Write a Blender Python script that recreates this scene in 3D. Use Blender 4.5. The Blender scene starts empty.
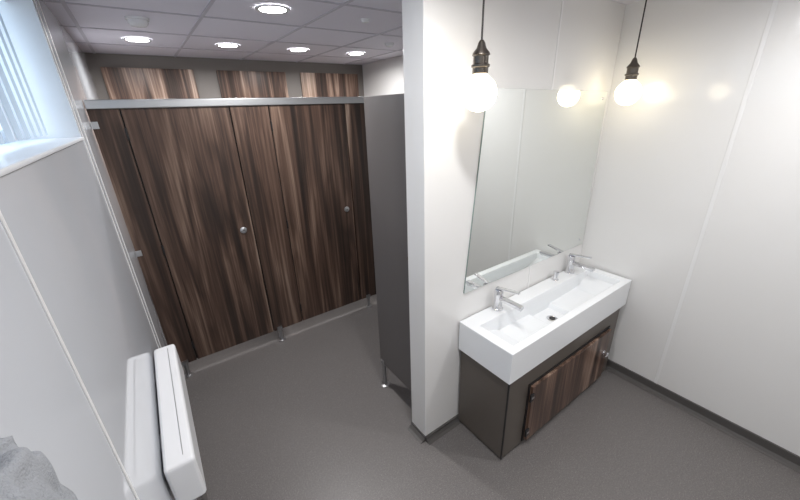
import bpy, bmesh, math, random
from mathutils import Matrix, Vector, noise
random.seed(4)
H=1.9
SC=bpy.context.scene
COL=SC.collection
def W(x,y,z): return Vector((x*H,y*H,(z+1)*H))   # room units -> metres
XL,XR,YM,YM2,XW,YC,YB,ZC,YF=-.113,1.316,.627,.699,.512,1.461,2.256,.274,-.75

# ---------------------------------------------------------------- materials
def mat(name,col,rough=.5,metal=0,coat=0,spec=.5,emit=None,es=0):
    m=bpy.data.materials.new(name);m.use_nodes=True
    b=m.node_tree.nodes['Principled BSDF']
    b.inputs['Base Color'].default_value=(*col,1);b.inputs['Roughness'].default_value=rough
    b.inputs['Metallic'].default_value=metal;b.inputs['Coat Weight'].default_value=coat
    b.inputs['Specular IOR Level'].default_value=spec
    if emit:
        b.inputs['Emission Color'].default_value=(*emit,1);b.inputs['Emission Strength'].default_value=es
    return m
def N(m,t,**k):
    n=m.node_tree.nodes.new(t)
    for a,v in k.items():
        if a in n.inputs: n.inputs[a].default_value=v
        else: setattr(n,a,v)
    return n
def L(m,a,b): m.node_tree.links.new(a,b)
def bump(m,scale,strength,dist=.002,detail=3):
    t=N(m,'ShaderNodeTexCoord');n=N(m,'ShaderNodeTexNoise');n.inputs['Scale'].default_value=scale;n.inputs['Detail'].default_value=detail
    b=N(m,'ShaderNodeBump');b.inputs['Strength'].default_value=strength;b.inputs['Distance'].default_value=dist
    L(m,t.outputs['Object'],n.inputs['Vector']);L(m,n.outputs['Fac'],b.inputs['Height']);L(m,b.outputs['Normal'],m.node_tree.nodes['Principled BSDF'].inputs['Normal'])
M={}
M['wall']=mat('white_panel',(.79,.785,.775),.10,spec=.5); bump(M['wall'],2.0,.06,.003,1)
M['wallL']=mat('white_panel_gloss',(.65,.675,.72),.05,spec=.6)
M['joint']=mat('joint_trim',(.82,.82,.82),.3)
M['white']=mat('white_plastic',(.82,.83,.85),.25)
M['upvc']=mat('white_upvc',(.82,.84,.87),.3)
M['sink']=mat('solid_surface_white',(.85,.87,.89),.22)
M['chrome']=mat('chrome',(.78,.78,.80),.08,1)
M['steel']=mat('brushed_steel',(.42,.42,.43),.38,1)
M['alu']=mat('aluminium_rail',(.62,.64,.66),.3,1)
M['black']=mat('black_edge',(.012,.012,.013),.4)
M['dark']=mat('dark_metal',(.14,.125,.11),.3,1)
M['grey']=mat('taupe_laminate',(.118,.109,.107),.38)
M['vgrey']=mat('vanity_laminate',(.105,.090,.077),.35)
M['skirt']=mat('vinyl_skirting',(.085,.079,.076),.5)
M['back']=mat('back_wall_taupe',(.22,.20,.185),.5)
M['mirror']=mat('mirror_silver',(.84,.86,.84),.01,1)
M['glassedge']=mat('mirror_edge',(.25,.33,.31),.1)
M['tile']=mat('ceiling_tile',(.74,.72,.79),.9); bump(M['tile'],90,.3,.002,4)
M['grid']=mat('ceiling_grid',(.54,.52,.58),.6)
M['bulb']=mat('bulb_glow',(1,.9,.75),.3,emit=(1,.88,.64),es=7.5)
M['down']=mat('downlight_glow',(1,1,1),.3,emit=(1,.98,.96),es=34)
M['cord']=mat('black_cord',(.015,.013,.012),.6)
M['drain']=mat('drain_dark',(.02,.02,.02),.5)
# wood
def wood(name,tint=1.0,sc=1.0):
    m=mat(name,(.05,.03,.02),.33)
    nt=m.node_tree;b=nt.nodes['Principled BSDF']
    t=N(m,'ShaderNodeTexCoord');oi=N(m,'ShaderNodeObjectInfo')
    mul=N(m,'ShaderNodeMath',operation='MULTIPLY');mul.inputs[1].default_value=37.;L(m,oi.outputs['Random'],mul.inputs[0])
    add=N(m,'ShaderNodeVectorMath',operation='ADD');L(m,t.outputs['Object'],add.inputs[0]);L(m,mul.outputs[0],add.inputs[1])
    def layer(sx,sz,scale,detail,dist):
        mp=N(m,'ShaderNodeMapping');mp.inputs['Scale'].default_value=(sx*sc,sx*sc,sz*sc);L(m,add.outputs[0],mp.inputs['Vector'])
        n=N(m,'ShaderNodeTexNoise');n.inputs['Scale'].default_value=scale;n.inputs['Detail'].default_value=detail;n.inputs['Distortion'].default_value=dist
        n.inputs['Roughness'].default_value=.55
        L(m,mp.outputs[0],n.inputs['Vector']);return n
    n1=layer(1,.065,5.6,4,1.3)     # broad bands
    n2=layer(1,.016,62,4,.2)   # fine fibres
    mix=N(m,'ShaderNodeMix',data_type='FLOAT');mix.inputs[0].default_value=.31
    L(m,n1.outputs['Fac'],mix.inputs[2]);L(m,n2.outputs['Fac'],mix.inputs[3])
    cr=N(m,'ShaderNodeValToRGB');L(m,mix.outputs[0],cr.inputs['Fac'])
    e=cr.color_ramp.elements
    e[0].position=.36;e[0].color=(.014*tint,.0085*tint,.0065*tint,1)
    e[1].position=.68;e[1].color=(.30*tint,.225*tint,.178*tint,1)
    for p,c in ((.44,(.032,.0185,.0135)),(.505,(.068,.039,.028)),(.57,(.135,.087,.064))):
        q=e.new(p);q.color=(c[0]*tint,c[1]*tint,c[2]*tint,1)
    L(m,cr.outputs['Color'],b.inputs['Base Color'])
    return m
M['wood']=wood('walnut_laminate',1.0);M['woodv']=wood('walnut_laminate_vanity',1.7,1.3);M['woodb_lit']=wood('walnut_back_lit',2.2,1.2)  # back boards: same walnut tinted brighter, downlight put into the colour
# floor
m=mat('speckled_vinyl',(.15,.135,.125),.38);M['floor']=m
t=N(m,'ShaderNodeTexCoord');v=N(m,'ShaderNodeTexVoronoi');v.inputs['Scale'].default_value=210
n=N(m,'ShaderNodeTexNoise');n.inputs['Scale'].default_value=140;n.inputs['Detail'].default_value=3
L(m,t.outputs['Object'],v.inputs['Vector']);L(m,t.outputs['Object'],n.inputs['Vector'])
cr=N(m,'ShaderNodeValToRGB');L(m,n.outputs['Fac'],cr.inputs['Fac'])
cr.color_ramp.elements[0].position=.35;cr.color_ramp.elements[0].color=(.130,.121,.118,1)
cr.color_ramp.elements[1].position=.65;cr.color_ramp.elements[1].color=(.176,.164,.160,1)
lt=N(m,'ShaderNodeMath',operation='LESS_THAN');lt.inputs[1].default_value=.18;L(m,v.outputs['Distance'],lt.inputs[0])
sc_=N(m,'ShaderNodeMath',operation='MULTIPLY');sc_.inputs[1].default_value=.9;L(m,lt.outputs[0],sc_.inputs[0])
mx=N(m,'ShaderNodeMix',data_type='RGBA');L(m,sc_.outputs[0],mx.inputs[0]);L(m,cr.outputs[0],mx.inputs[6]);mx.inputs[7].default_value=(.42,.39,.37,1)
L(m,mx.outputs[2],m.node_tree.nodes['Principled BSDF'].inputs['Base Color'])
# blinds: translucent fabric
m=bpy.data.materials.new('blind_fabric');m.use_nodes=True;nt=m.node_tree;nt.nodes.clear()
o=N(m,'ShaderNodeOutputMaterial');d=N(m,'ShaderNodeBsdfDiffuse');d.inputs[0].default_value=(.55,.62,.69,1)
tr=N(m,'ShaderNodeBsdfTranslucent');tr.inputs[0].default_value=(.42,.54,.66,1);ms=N(m,'ShaderNodeMixShader');ms.inputs[0].default_value=.15
L(m,d.outputs[0],ms.inputs[1]);L(m,tr.outputs[0],ms.inputs[2]);L(m,ms.outputs[0],o.inputs[0]);M['blind']=m
m=bpy.data.materials.new('window_glass');m.use_nodes=True;m.node_tree.nodes.clear()
o=N(m,'ShaderNodeOutputMaterial');g1=N(m,'ShaderNodeBsdfTransparent');g1.inputs[0].default_value=(.93,.96,.97,1)
g2=N(m,'ShaderNodeBsdfGlossy');g2.inputs['Roughness'].default_value=.02;ms=N(m,'ShaderNodeMixShader');ms.inputs[0].default_value=.07
L(m,g1.outputs[0],ms.inputs[1]);L(m,g2.outputs[0],ms.inputs[2]);L(m,ms.outputs[0],o.inputs[0]);M['glass']=m
m=mat('towel_terry',(.34,.355,.38),.98,spec=.1);bump(m,330,.7,.003,3);M['towel']=m

# ---------------------------------------------------------------- mesh helpers
def finish(name,bm,mt,parent=None,smooth=False):
    me=bpy.data.meshes.new(name);bmesh.ops.recalc_face_normals(bm,faces=bm.faces[:]);bm.to_mesh(me);bm.free()
    ob=bpy.data.objects.new(name,me);COL.objects.link(ob)
    if mt:
        for q in (mt if isinstance(mt,(list,tuple)) else [mt]): me.materials.append(q)
    if smooth:
        for p in me.polygons:p.use_smooth=True
    if parent:ob.parent=parent
    return ob
def addbox(bm,a,b,bev=0,seg=2,mi=0):
    t=bmesh.new();r=bmesh.ops.create_cube(t,size=1)
    c=(a+b)/2;s=Vector((abs(b.x-a.x),abs(b.y-a.y),abs(b.z-a.z)))
    for v in t.verts: v.co=Vector((v.co.x*s.x,v.co.y*s.y,v.co.z*s.z))+c
    if bev: bmesh.ops.bevel(t,geom=t.edges[:],offset=bev,segments=seg,profile=.6,affect='EDGES')
    for f in t.faces:f.material_index=mi
    me=bpy.data.meshes.new('t');t.to_mesh(me);t.free();bm.from_mesh(me);bpy.data.meshes.remove(me)
def box(name,a,b,mt,bev=0,parent=None,seg=2):
    bm=bmesh.new();addbox(bm,a,b,bev,seg);return finish(name,bm,mt,parent)
def lathe(name,prof,origin,axis,mt,parent=None,seg=28,smooth=True,cap=True):
    ax=Vector(axis).normalized();q=Vector((0,0,1)).rotation_difference(ax)
    bm=bmesh.new();rings=[]
    for r,h in prof:
        rings.append([bm.verts.new(Vector(origin)+q@Vector((max(r,1e-5)*math.cos(2*math.pi*i/seg),max(r,1e-5)*math.sin(2*math.pi*i/seg),h))) for i in range(seg)])
    for a,b in zip(rings,rings[1:]):
        for i in range(seg): bm.faces.new((a[i],a[(i+1)%seg],b[(i+1)%seg],b[i]))
    if cap:
        bm.faces.new(rings[0]);bm.faces.new(rings[-1])
    ob=finish(name,bm,mt,parent,smooth)
    if smooth:
        md=ob.modifiers.new('es','EDGE_SPLIT');md.split_angle=math.radians(40)
    return ob
def cyl(name,a,b,r,mt,parent=None,seg=20):
    a=Vector(a);b=Vector(b);return lathe(name,[(r,0),(r,(b-a).length)],a,b-a,mt,parent,seg)
def empty(name):
    e=bpy.data.objects.new(name,None);COL.objects.link(e);return e
def multibox(name,lst,mt,parent=None,bev=0):
    bm=bmesh.new()
    for a,b in lst:addbox(bm,a,b,bev)
    return finish(name,bm,mt,parent)

# ---------------------------------------------------------------- room shell
T=.12
box('floor',Vector((XL*H-.3,YF*H-.15,-.1)),Vector((XR*H+.15,YB*H+.15,0)),M['floor'])
box('ceiling',Vector((XL*H-.3,YF*H-.15,(1+ZC)*H)),Vector((XR*H+.15,YB*H+.15,(1+ZC)*H+.1)),M['tile'])
wy0,wy1,wz0,wz1=.10,1.131,-.045,.235
xa,xb=XL*H-.26,XL*H
zt=(1+ZC)*H
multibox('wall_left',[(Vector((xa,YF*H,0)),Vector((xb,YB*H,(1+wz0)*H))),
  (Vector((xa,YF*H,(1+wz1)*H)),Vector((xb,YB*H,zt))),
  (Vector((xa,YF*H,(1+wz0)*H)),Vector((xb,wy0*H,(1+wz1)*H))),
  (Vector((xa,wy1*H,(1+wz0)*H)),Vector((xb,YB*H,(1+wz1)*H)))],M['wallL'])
box('wall_right',W(XR,YF,-1),W(XR,YB,ZC)+Vector((T,0,0)),M['wall'])
box('wall_back',W(XL,YB,-1),W(XR,YB,ZC)+Vector((0,T,0)),M['back'])
box('wall_front',W(XL,YF,-1)-Vector((0,T,0)),W(XR,YF,ZC),M['wall'])
box('wall_partition',W(XW,YM,-1),W(XR,YM2,ZC),M['wall'],.004)
def vstrip(name,plane,pos,w=.012,z0=-1,z1=ZC):
    h=w/H/2
    if plane=='R': a,b=W(XR,pos-h,z0)-Vector((.0025,0,0)),W(XR,pos+h,z1)
    if plane=='L': a,b=W(XL,pos-h,z0),W(XL,pos+h,z1)+Vector((.0025,0,0))
    if plane=='M': a,b=W(pos-h,YM,z0)-Vector((0,.0025,0)),W(pos+h,YM,z1)
    box(name,a,b,M['joint'],.001)
vstrip('trim_1','R',.281,.018);vstrip('trim_2','R',-.36);vstrip('trim_3','L',.429,z1=wz0);vstrip('trim_4','L',1.17,.018);vstrip('trim_5','L',1.235,.018)
vstrip('trim_6','M',.978,.014);
def skirt(name,p,q,n,h=.075,t=.012):
    bm=bmesh.new();prof=[(0,0),(.038,0),(.038,.002),(.022,.008),(t,.024),(t,h),(0,h)]
    r=[[bm.verts.new(P+n*a+Vector((0,0,b))) for a,b in prof] for P in (p,q)]
    k=len(prof)
    for i in range(k): bm.faces.new((r[0][i],r[0][(i+1)%k],r[1][(i+1)%k],r[1][i]))
    bm.faces.new(r[0]);bm.faces.new(r[1]);return finish(name,bm,M['skirt'])
skirt('baseboard_right',W(XR,YF,-1),W(XR,YM,-1),Vector((-1,0,0)))
skirt('baseboard_partition',W(XW,YM,-1),W(XR,YM,-1),Vector((0,-1,0)),.04)
skirt('baseboard_partition_end',W(XW,YM,-1),W(XW,YM2,-1),Vector((-1,0,0)),.04,.006)
skirt('baseboard_left',W(XL,YF,-1),W(XL,YC,-1),Vector((1,0,0)))
skirt('baseboard_front',W(XL,YF,-1),W(XR,YF,-1),Vector((0,1,0)))

lst=[];s=.314;z0=(1+ZC)*H
x=.082+s/2-2*s
while x<XR:
    if x>XL+.01: lst.append((Vector((x*H-.009,YF*H,z0-.005)),Vector((x*H+.009,YB*H,z0+.001))))
    x+=s
y=1.814+s/2
while y>YF:
    if y<YB: lst.append((Vector((XL*H,y*H-.009,z0-.0045)),Vector((XR*H,y*H+.009,z0+.001))))
    y-=s
multibox('ceiling_grid',lst,M['grid'])

def downlight(x,y,p=11):
    e=empty('recessed_downlight');c=W(x,y,ZC)-Vector((0,0,.006))
    lathe('bezel',[(.070,.006),(.070,0),(.088,0),(.092,.004),(.092,.006)],c-Vector((0,0,.002)),(0,0,1),M['white'],e,cap=False)
    lathe('lens',[(.071,-.001),(.071,.004)],c,(0,0,1),M['down'],e)
    l=bpy.data.lights.new('lamp','AREA');l.shape='DISK';l.size=.12;l.energy=p;l.color=(1,.985,.975);l.spread=math.radians(170)
    o=bpy.data.objects.new('lamp',l);COL.objects.link(o);o.location=c-Vector((0,0,.012));o.parent=e
for x in (.082,.402,.714,1.026): downlight(x,1.814,10)
downlight(.395,1.16,19)
downlight(.395,.35,10.5);downlight(1.02,.03,10);downlight(.395,-.4,9.5)  # added out of view to brighten the front part and right wall
def detector(x,y,r,h):
    lathe('smoke_detector' if r>.04 else 'ceiling_sensor',[(r*1.05,0),(r*1.05,h*.25),(r*.9,h*.3),(r*.9,h*.6),(r*.7,h*.9),(r*.35,h),(.001,h)],W(x,y,ZC),(0,0,-1),M['white'])
detector(.079,1.447,.055,.045);detector(.694,1.152,.028,.02);detector(1.02,1.494,.038,.03)

for a,b in ((-.071,.307),(.415,.786),(.878,1.27)):
    box('wall_panel',W(a,YB,-1)-Vector((0,.02,0)),W(b,YB,.217),M['woodb_lit'],.002)

# ---------------------------------------------------------------- toilet cubicles
cub=empty('toilet_cubicle_row')
zt_,zb_=.028,-.945
def panel(n,x0,x1,mt=M['wood'],y=YC,t=.018):
    box(n,W(x0,y,zb_),W(x1,y,zt_)+Vector((0,t,0)),mt,.002,cub)
panel('pilaster_wall',XL+.002,-.033)
panel('door_leaf_1',-.029,.286,y=YC+.001)
panel('pilaster_mid',.290,.425)
panel('door_leaf_2',.429,.752,y=YC+.001)
panel('pilaster_right',.756,.90)
panel('door_leaf_3',.904,1.22,y=YC+.001)
panel('pilaster_end',1.224,XR-.002)
for k,x in enumerate((-.031,.288,.427,.754,.902,1.222)):
    box('gap_shade_%d'%k,W(x-.006,YC,zb_)+Vector((0,.0205,0)),W(x+.006,YC,zt_)+Vector((0,.028,0)),M['black'],0,cub)  # black strips added behind the gaps, standing in for shade there
box('head_rail',W(XL+.002,YC,.026)-Vector((0,.014,0)),W(XR-.002,YC,.052)+Vector((0,.034,0)),M['alu'],.006,cub,3)
for x in (.36,.84): box('divider',W(x,YC,-.92)+Vector((0,.02,0)),W(x,YB,.02)+Vector((.018,-.001,0)),M['grey'],0,cub)
def foot(x,y,z1,p,k):
    c=W(x,y,-1)
    lathe('foot_%d'%k,[(.032,0),(.032,.005),(.017,.010),(.015,.02),(.015,(z1+1)*H),(.022,(z1+1)*H),(.022,(z1+1)*H+.03),(.001,(z1+1)*H+.03)],c,(0,0,1),M['steel'],p)
for k,x in enumerate((-.075,.314,.795,1.26)): foot(x,YC-.004,zb_,cub,k)
for k,(x,z) in enumerate(((.249,-.437),(.716,-.437),(1.19,-.437))):
    lathe('lock_%d'%k,[(.024,0),(.024,.006),(.018,.009),(.010,.010),(.010,.012),(.001,.012)],W(x,YC,z),(0,-1,0),M['alu'],cub)
    box('lock_slot_%d'%k,W(x,YC,z)+Vector((-.008,-.0135,-.002)),W(x,YC,z)+Vector((.008,-.011,.002)),M['black'],0,cub)
for k,z in enumerate((-.02,-.445,-.85)):
    c=W(XL,YC,z)
    box('bracket_%d'%k,c+Vector((.001,-.03,-.02)),c+Vector((.005,0,.02)),M['alu'],.002,cub)
    box('bracket_b%d'%k,c+Vector((.001,-.005,-.02)),c+Vector((.035,-.001,.02)),M['alu'],.002,cub)
for j,x0 in enumerate((-.031,.427,.902)):
    for k,z in enumerate((-.05,-.45,-.87)):
        cyl('hinge_%d_%d'%(j,k),W(x0,YC,z-.018)-Vector((0,.003,0)),W(x0,YC,z+.018)-Vector((0,.003,0)),.006,M['black'],cub,10)

scr=empty('cubicle_side_screen')
box('screen_panel',W(.540,YM2,-.894)+Vector((0,.02,0)),W(.540,.930,.033)+Vector((.02,0,0)),M['grey'],.002,scr)
box('edge_channel',W(.540,YM2,-.905)+Vector((-.003,.001,0)),W(.540,YM2,.037)+Vector((.023,.022,0)),M['black'],.001,scr)
foot(.5453,.915,-.894,scr,0)
for k,z in enumerate((-.04,-.80)):
    c=W(.540,YM2,z);box('clip_%d'%k,c+Vector((-.010,.012,-.022)),c+Vector((-.001,.045,.022)),M['steel'],.002,scr)
c=W(.540,YM2,-.392)
lathe('turn_lock',[(.024,0),(.024,.006),(.012,.009),(.012,.022),(.001,.022)],c+Vector((0,.035,0)),(-1,0,0),M['dark'],scr)
box('turn_lever',c+Vector((-.026,.0,-.006)),c+Vector((-.018,.05,.006)),M['dark'],.002,scr)

# ---------------------------------------------------------------- mirror
mir=empty('wall_mirror')
quad=[(.657,-.506),(1.303,-.511),(1.289,.030),(.708,.038)]
bm=bmesh.new()
f=[bm.verts.new(W(a,YM,b)-Vector((0,.008,0))) for a,b in quad]
k=[bm.verts.new(W(a,YM,b)-Vector((0,.0005,0))) for a,b in quad]
bm.faces.new(f).material_index=0;bm.faces.new(k[::-1]).material_index=1
for i in range(4): bm.faces.new((f[i],k[i],k[(i+1)%4],f[(i+1)%4])).material_index=1
finish('glass',bm,[M['mirror'],M['glassedge']],mir)
for i,(a,b) in enumerate(((.69,-.485),(1.275,-.487),(1.265,.008),(.73,.014))):
    lathe('fixing_%d'%i,[(.009,0),(.008,.003),(.001,.005)],W(a,YM,b)-Vector((0,.008,0)),(0,-1,0),M['chrome'],mir,16)

# ---------------------------------------------------------------- vanity
sx0,sx1,sy,sz,sz2=.641,1.306,.430,-.595,-.695
van=empty('vanity_unit')
cx0,cx1,cy=.650,1.282,.437
box('carcass',W(cx0,cy,-.992),W(cx1,YM,sz2)-Vector((0,.014,.0005)),M['vgrey'],.002,van)
box('plinth',W(cx0+.006,cy+.012,-1),W(cx1-.006,YM,-.992)-Vector((0,.05,0)),M['black'],0,van)
f0=W(.745,cy,-.985);f1=W(1.225,cy,-.757)
box('door_frame',f0-Vector((0,.006,0)),f1,M['black'],.001,van)
box('door_leaf',f0+Vector((.014,-.024,.014)),f1+Vector((-.014,-.006,-.014)),M['woodv'],.002,van)
box('corner_post',W(cx0,cy,-.992)-Vector((.002,.003,0)),W(cx0,cy,sz2)+Vector((.006,.004,-.001)),M['black'],0,van)
for i,z in enumerate((-.80,-.94)):
    box('hinge_%d'%i,W(.748,cy,z-.014)-Vector((.012,.030,0)),W(.758,cy,z+.014)-Vector((0,.02,0)),M['black'],.002,van)
    box('hinge_pin_%d'%i,W(.748,cy,z-.003)-Vector((.004,.032,0)),W(.757,cy,z+.003)-Vector((0,.029,0)),M['steel'],.001,van)
kn=W(1.188,cy,-.852)-Vector((0,.024,0))
lathe('knob_rose',[(.018,0),(.018,.004),(.008,.006),(.008,.020),(.015,.024),(.015,.030),(.001,.032)],kn,(0,-1,0),M['chrome'],van)
box('knob_lever',kn+Vector((-.040,-.033,-.006)),kn+Vector((.010,-.025,.006)),M['chrome'],.002,van)

sink=empty('trough_basin')
bm=bmesh.new()
X=[sx0,sx0+.033,sx1-.033,sx1];Y=[sy,sy+.024,.572,YM-.004]
def gv(x,y,z):return bm.verts.new(W(x,y,z))
top=[[gv(x,y,sz) for x in X] for y in Y]
for j in range(3):
    for i in range(3):
        if i==1 and j==1: continue
        bm.faces.new((top[j][i],top[j][i+1],top[j+1][i+1],top[j+1][i]))
bot=[[gv(X[i],Y[j],sz2) for i in (0,3)] for j in (0,3)]
bm.faces.new((top[0][0],top[0][1],top[0][2],top[0][3],bot[0][1],bot[0][0]))
bm.faces.new((top[3][3],top[3][2],top[3][1],top[3][0],bot[1][0],bot[1][1]))
bm.faces.new((top[3][0],top[2][0],top[1][0],top[0][0],bot[0][0],bot[1][0]))
bm.faces.new((top[0][3],top[1][3],top[2][3],top[3][3],bot[1][1],bot[0][1]))
bm.faces.new((bot[0][0],bot[0][1],bot[1][1],bot[1][0]))
dz=[(X[1],sz),(X[1]+.006,-.618),(X[1]+.085,-.646),(.915,-.652),(.925,-.668),(1.022,-.668),(1.032,-.652),(X[2]-.085,-.646),(X[2]-.006,-.618),(X[2],sz)]
fr=[];bk=[]
for i,(x,z) in enumerate(dz):
    if i==0: fr.append(top[1][1]);bk.append(top[2][1])
    elif i==len(dz)-1: fr.append(top[1][2]);bk.append(top[2][2])
    else: fr.append(gv(x,Y[1]+.004,z));bk.append(gv(x,Y[2]-.004,z))
for i in range(len(dz)-1): bm.faces.new((fr[i],fr[i+1],bk[i+1],bk[i]))
bm.faces.new(fr);bm.faces.new(bk[::-1])
ob=finish('bowl_shell',bm,M['sink'],sink)
bv=ob.modifiers.new('bev','BEVEL');bv.width=.004;bv.segments=3;bv.limit_method='ANGLE';bv.angle_limit=math.radians(25)
lathe('drain',[(.034,0),(.034,.003),(.026,.005),(.024,.003),(.001,.003)],W(.973,.520,-.668)+Vector((0,0,.001)),(0,0,1),M['chrome'],sink)
lathe('drain_hole',[(.018,0),(.018,.0015),(.001,.0015)],W(.973,.520,-.668)+Vector((0,0,.0045)),(0,0,1),M['drain'],sink)

def mixer(x,y):
    e=empty('basin_mixer_tap');b=W(x,y,sz)+Vector((0,0,.0006))
    lathe('base',[(.033,0),(.033,.007),(.027,.011),(.025,.014),(.025,.085),(.0265,.09),(.0265,.125),(.022,.131),(.001,.133)],b,(0,0,1),M['chrome'],e)
    bm=bmesh.new();addbox(bm,Vector((-.017,-.165,.066)),Vector((.017,.0,.090)),.006,3)
    bmesh.ops.transform(bm,matrix=Matrix.Translation(b),verts=bm.verts);finish('spout',bm,M['chrome'],e)
    lathe('aerator',[(.011,0),(.011,.008),(.001,.008)],b+Vector((0,-.150,.068)),(0,0,-1),M['chrome'],e,16)
    bm=bmesh.new();addbox(bm,Vector((-.012,-.125,-.004)),Vector((.012,.018,.006)),.003,3)
    mt=Matrix.Translation(b+Vector((0,0,.136)))@Matrix.Rotation(math.radians(12),4,'Z')@Matrix.Rotation(math.radians(-4),4,'X')
    bmesh.ops.transform(bm,matrix=mt,verts=bm.verts);finish('lever',bm,M['chrome'],e)
mixer(.785,.600);mixer(1.196,.602)
lathe('soap_pump',[(.022,0),(.022,.004),(.015,.008),(.015,.045),(.020,.048),(.020,.062),(.001,.064)],W(1.10,.600,sz)+Vector((0,0,.0006)),(0,0,1),M['chrome'])

# ---------------------------------------------------------------- pendants
def pendant(x,y,z):
    e=empty('pendant_bulb_lamp');c=W(x,y,z);r=.066
    prof=[]
    for i in range(0,15):
        a=math.pi*(i/14)*.80
        prof.append((r*math.sin(a),-r*math.cos(a)))
    prof+= [(.026,r*.98),(.020,r*1.08)]
    lathe('globe_bulb',prof,c,(0,0,1),M['bulb'],e,40)
    b=c+Vector((0,0,r*.98))
    lathe('holder',[(.025,0),(.029,.004),(.029,.022),(.034,.025),(.034,.032),(.028,.036),(.028,.060),(.033,.064),(.030,.072),(.018,.086),(.012,.104),(.007,.112),(.001,.114)],b,(0,0,1),M['dark'],e)
    cyl('cord',b+Vector((0,0,.105)),W(x,y,ZC),.0035,M['cord'],e,10)
    lathe('ceiling_rose',[(.045,0),(.045,.012),(.03,.024),(.001,.026)],W(x,y,ZC),(0,0,-1),M['dark'],e)
pendant(.575,.529,.0225);pendant(1.2187,.529,.021)

# ---------------------------------------------------------------- window
win=empty('window_1')
xo=XL*H-.20
a,b,c_,d_=wy0*H,wy1*H,(1+wz0)*H,(1+wz1)*H
multibox('frame',[(Vector((xo-.05,a,c_)),Vector((xo,b,c_+.055))),(Vector((xo-.05,a,d_-.055)),Vector((xo,b,d_))),
 (Vector((xo-.05,a,c_+.055)),Vector((xo,a+.055,d_-.055))),(Vector((xo-.05,b-.055,c_+.055)),Vector((xo,b,d_-.055))),
 (Vector((xo-.05,(a+b)/2-.03,c_+.055)),Vector((xo,(a+b)/2+.03,d_-.055)))],M['upvc'],win)
box('glass',Vector((xo-.03,a+.05,c_+.05)),Vector((xo-.024,b-.05,d_-.05)),M['glass'],0,win)
box('sill',Vector((xo,a+.001,c_)),Vector((xb+.012,b-.001,c_+.012)),M['upvc'],.004,win)
box('reveal_lining',Vector((xo,b-.006,c_+.012)),Vector((xb+.003,b-.0005,d_)),M['upvc'],.001,win)
bl=empty('vertical_blind')
hx=XL*H-.088
box('head_track',Vector((hx-.02,a+.02,d_-.035)),Vector((hx+.02,b-.02,d_-.002)),M['upvc'],.003,bl)
bm=bmesh.new();yy=a+.05
while yy<b-.03:
    ang=math.radians(93+random.uniform(-2,2));w=.0445
    ux,uy=math.cos(ang)*w,math.sin(ang)*w
    z0,z1=c_+.03,d_-.035
    n=6;vs=[]
    for q in range(n+1):
        tt=q/n*2-1;bow=.003*(1-tt*tt)
        p=Vector((hx+ux*tt+bow*math.sin(ang),yy+uy*tt-bow*math.cos(ang),0))
        vs.append((bm.verts.new(p+Vector((0,0,z0))),bm.verts.new(p+Vector((0,0,z1)))))
    for q in range(n): bm.faces.new((vs[q][0],vs[q+1][0],vs[q+1][1],vs[q][1]))
    yy+=.105
finish('slats',bm,M['blind'],bl,True)

# ---------------------------------------------------------------- wall heater (left wall)
ht=empty('wall_panel_heater')
hx0,hx1,hy0,hy1,hz0,hz1=XL+.004,-.060,.58,1.0,-.668,-.569
box('casing',W(hx0,hy0,hz0),W(hx1,hy1,hz1),M['white'],.018,ht,4)
multibox('wall_brackets',[(W(XL,hy0+.08,hz0+.02),W(hx0+.004,hy0+.12,hz1-.02)),(W(XL,hy1-.12,hz0+.02),W(hx0+.004,hy1-.08,hz1-.02))],M['steel'],ht)
gx=(hx0*.35+hx1*.65)*H
box('top_groove',Vector((gx-.0012,(hy0+.02)*H,(1+hz1)*H-.004)),Vector((gx+.0012,(hy1-.02)*H,(1+hz1)*H+.0006)),M['steel'],0,ht)

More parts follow.
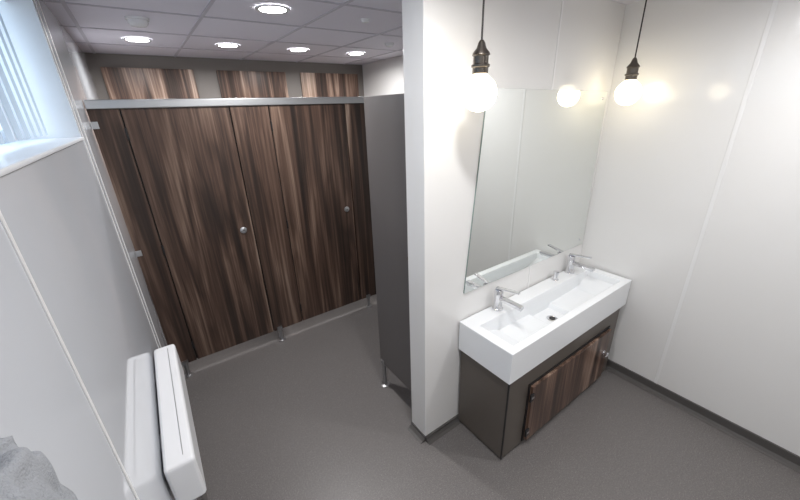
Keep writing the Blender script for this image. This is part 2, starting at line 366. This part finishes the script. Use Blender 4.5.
# ---------------------------------------------------------------- towel on rail, near the camera
tw=empty('towel_rail')
RZ=-.148
cyl('bar',W(-.088,-.16,RZ),W(-.088,.16,RZ),.008,M['chrome'],tw)
for i,yv in enumerate((-.15,.15)): cyl('post_%d'%i,W(XL,yv,RZ),W(-.088,yv,RZ),.009,M['chrome'],tw)
bm=bmesh.new();nu,nv=120,110;g=[]
for i in range(nu+1):
    row=[];u=i/nu
    for j in range(nv+1):
        v=j/nv;yv=(-.10+.310*v)*H
        s=(u-.5)*2
        if abs(s)<.25:
            a_=s/.25*math.pi/2;ox=.024*math.sin(a_);oz=.024*math.cos(a_)
        else:
            ox=.024*(1 if s>0 else -1);oz=-(abs(s)-.25)/.75*(.33 if s>0 else .25)
        n_=(noise.noise(Vector((s*2.4+v,v*13-s*3,.3)))+.35)*.020+noise.noise(Vector((s*7,v*26,2.)))*.009
        endr=max(0,(v-.88)/.12); ox*=1-.45*endr**2; oz-=.014*endr**2
        base=W(-.088,0,RZ)
        off=Vector((ox,0,oz));dirn=Vector((1 if ox>0 else -.25,0,1)) if abs(s)<.25 else Vector((1 if ox>0 else -.25,0,.35))
        p=Vector((base.x,yv,base.z))+off+dirn*n_
        p.y+=noise.noise(Vector((s*4,.3,5)))*.02
        p.x=max(p.x,XL*H+.006)
        row.append(bm.verts.new(p))
    g.append(row)
for i in range(nu):
    for j in range(nv): bm.faces.new((g[i][j],g[i+1][j],g[i+1][j+1],g[i][j+1]))
ob=finish('towel',bm,M['towel'],tw,True)
sd=ob.modifiers.new('sol','SOLIDIFY');sd.thickness=.006;sd.offset=-1

# ---------------------------------------------------------------- world + camera
w=bpy.data.worlds.new('sky');SC.world=w;w.use_nodes=True
bg=w.node_tree.nodes['Background'];bg.inputs[0].default_value=(.72,.85,1,1);bg.inputs[1].default_value=3.8
R=Matrix(((.8128,.2434,-.5293),(-.5817,.2907,-.7597),(-.0311,.9253,.3779)))
q=R.to_quaternion();Rm=q.to_matrix().to_4x4()
cd=bpy.data.cameras.new('camera');cd.sensor_width=36;cd.lens=347.3/800*36;cd.clip_start=.01
co=bpy.data.objects.new('camera',cd);COL.objects.link(co);co.matrix_world=Matrix.Translation((0,0,H))@Rm
SC.camera=co
SC.view_settings.view_transform='Standard'
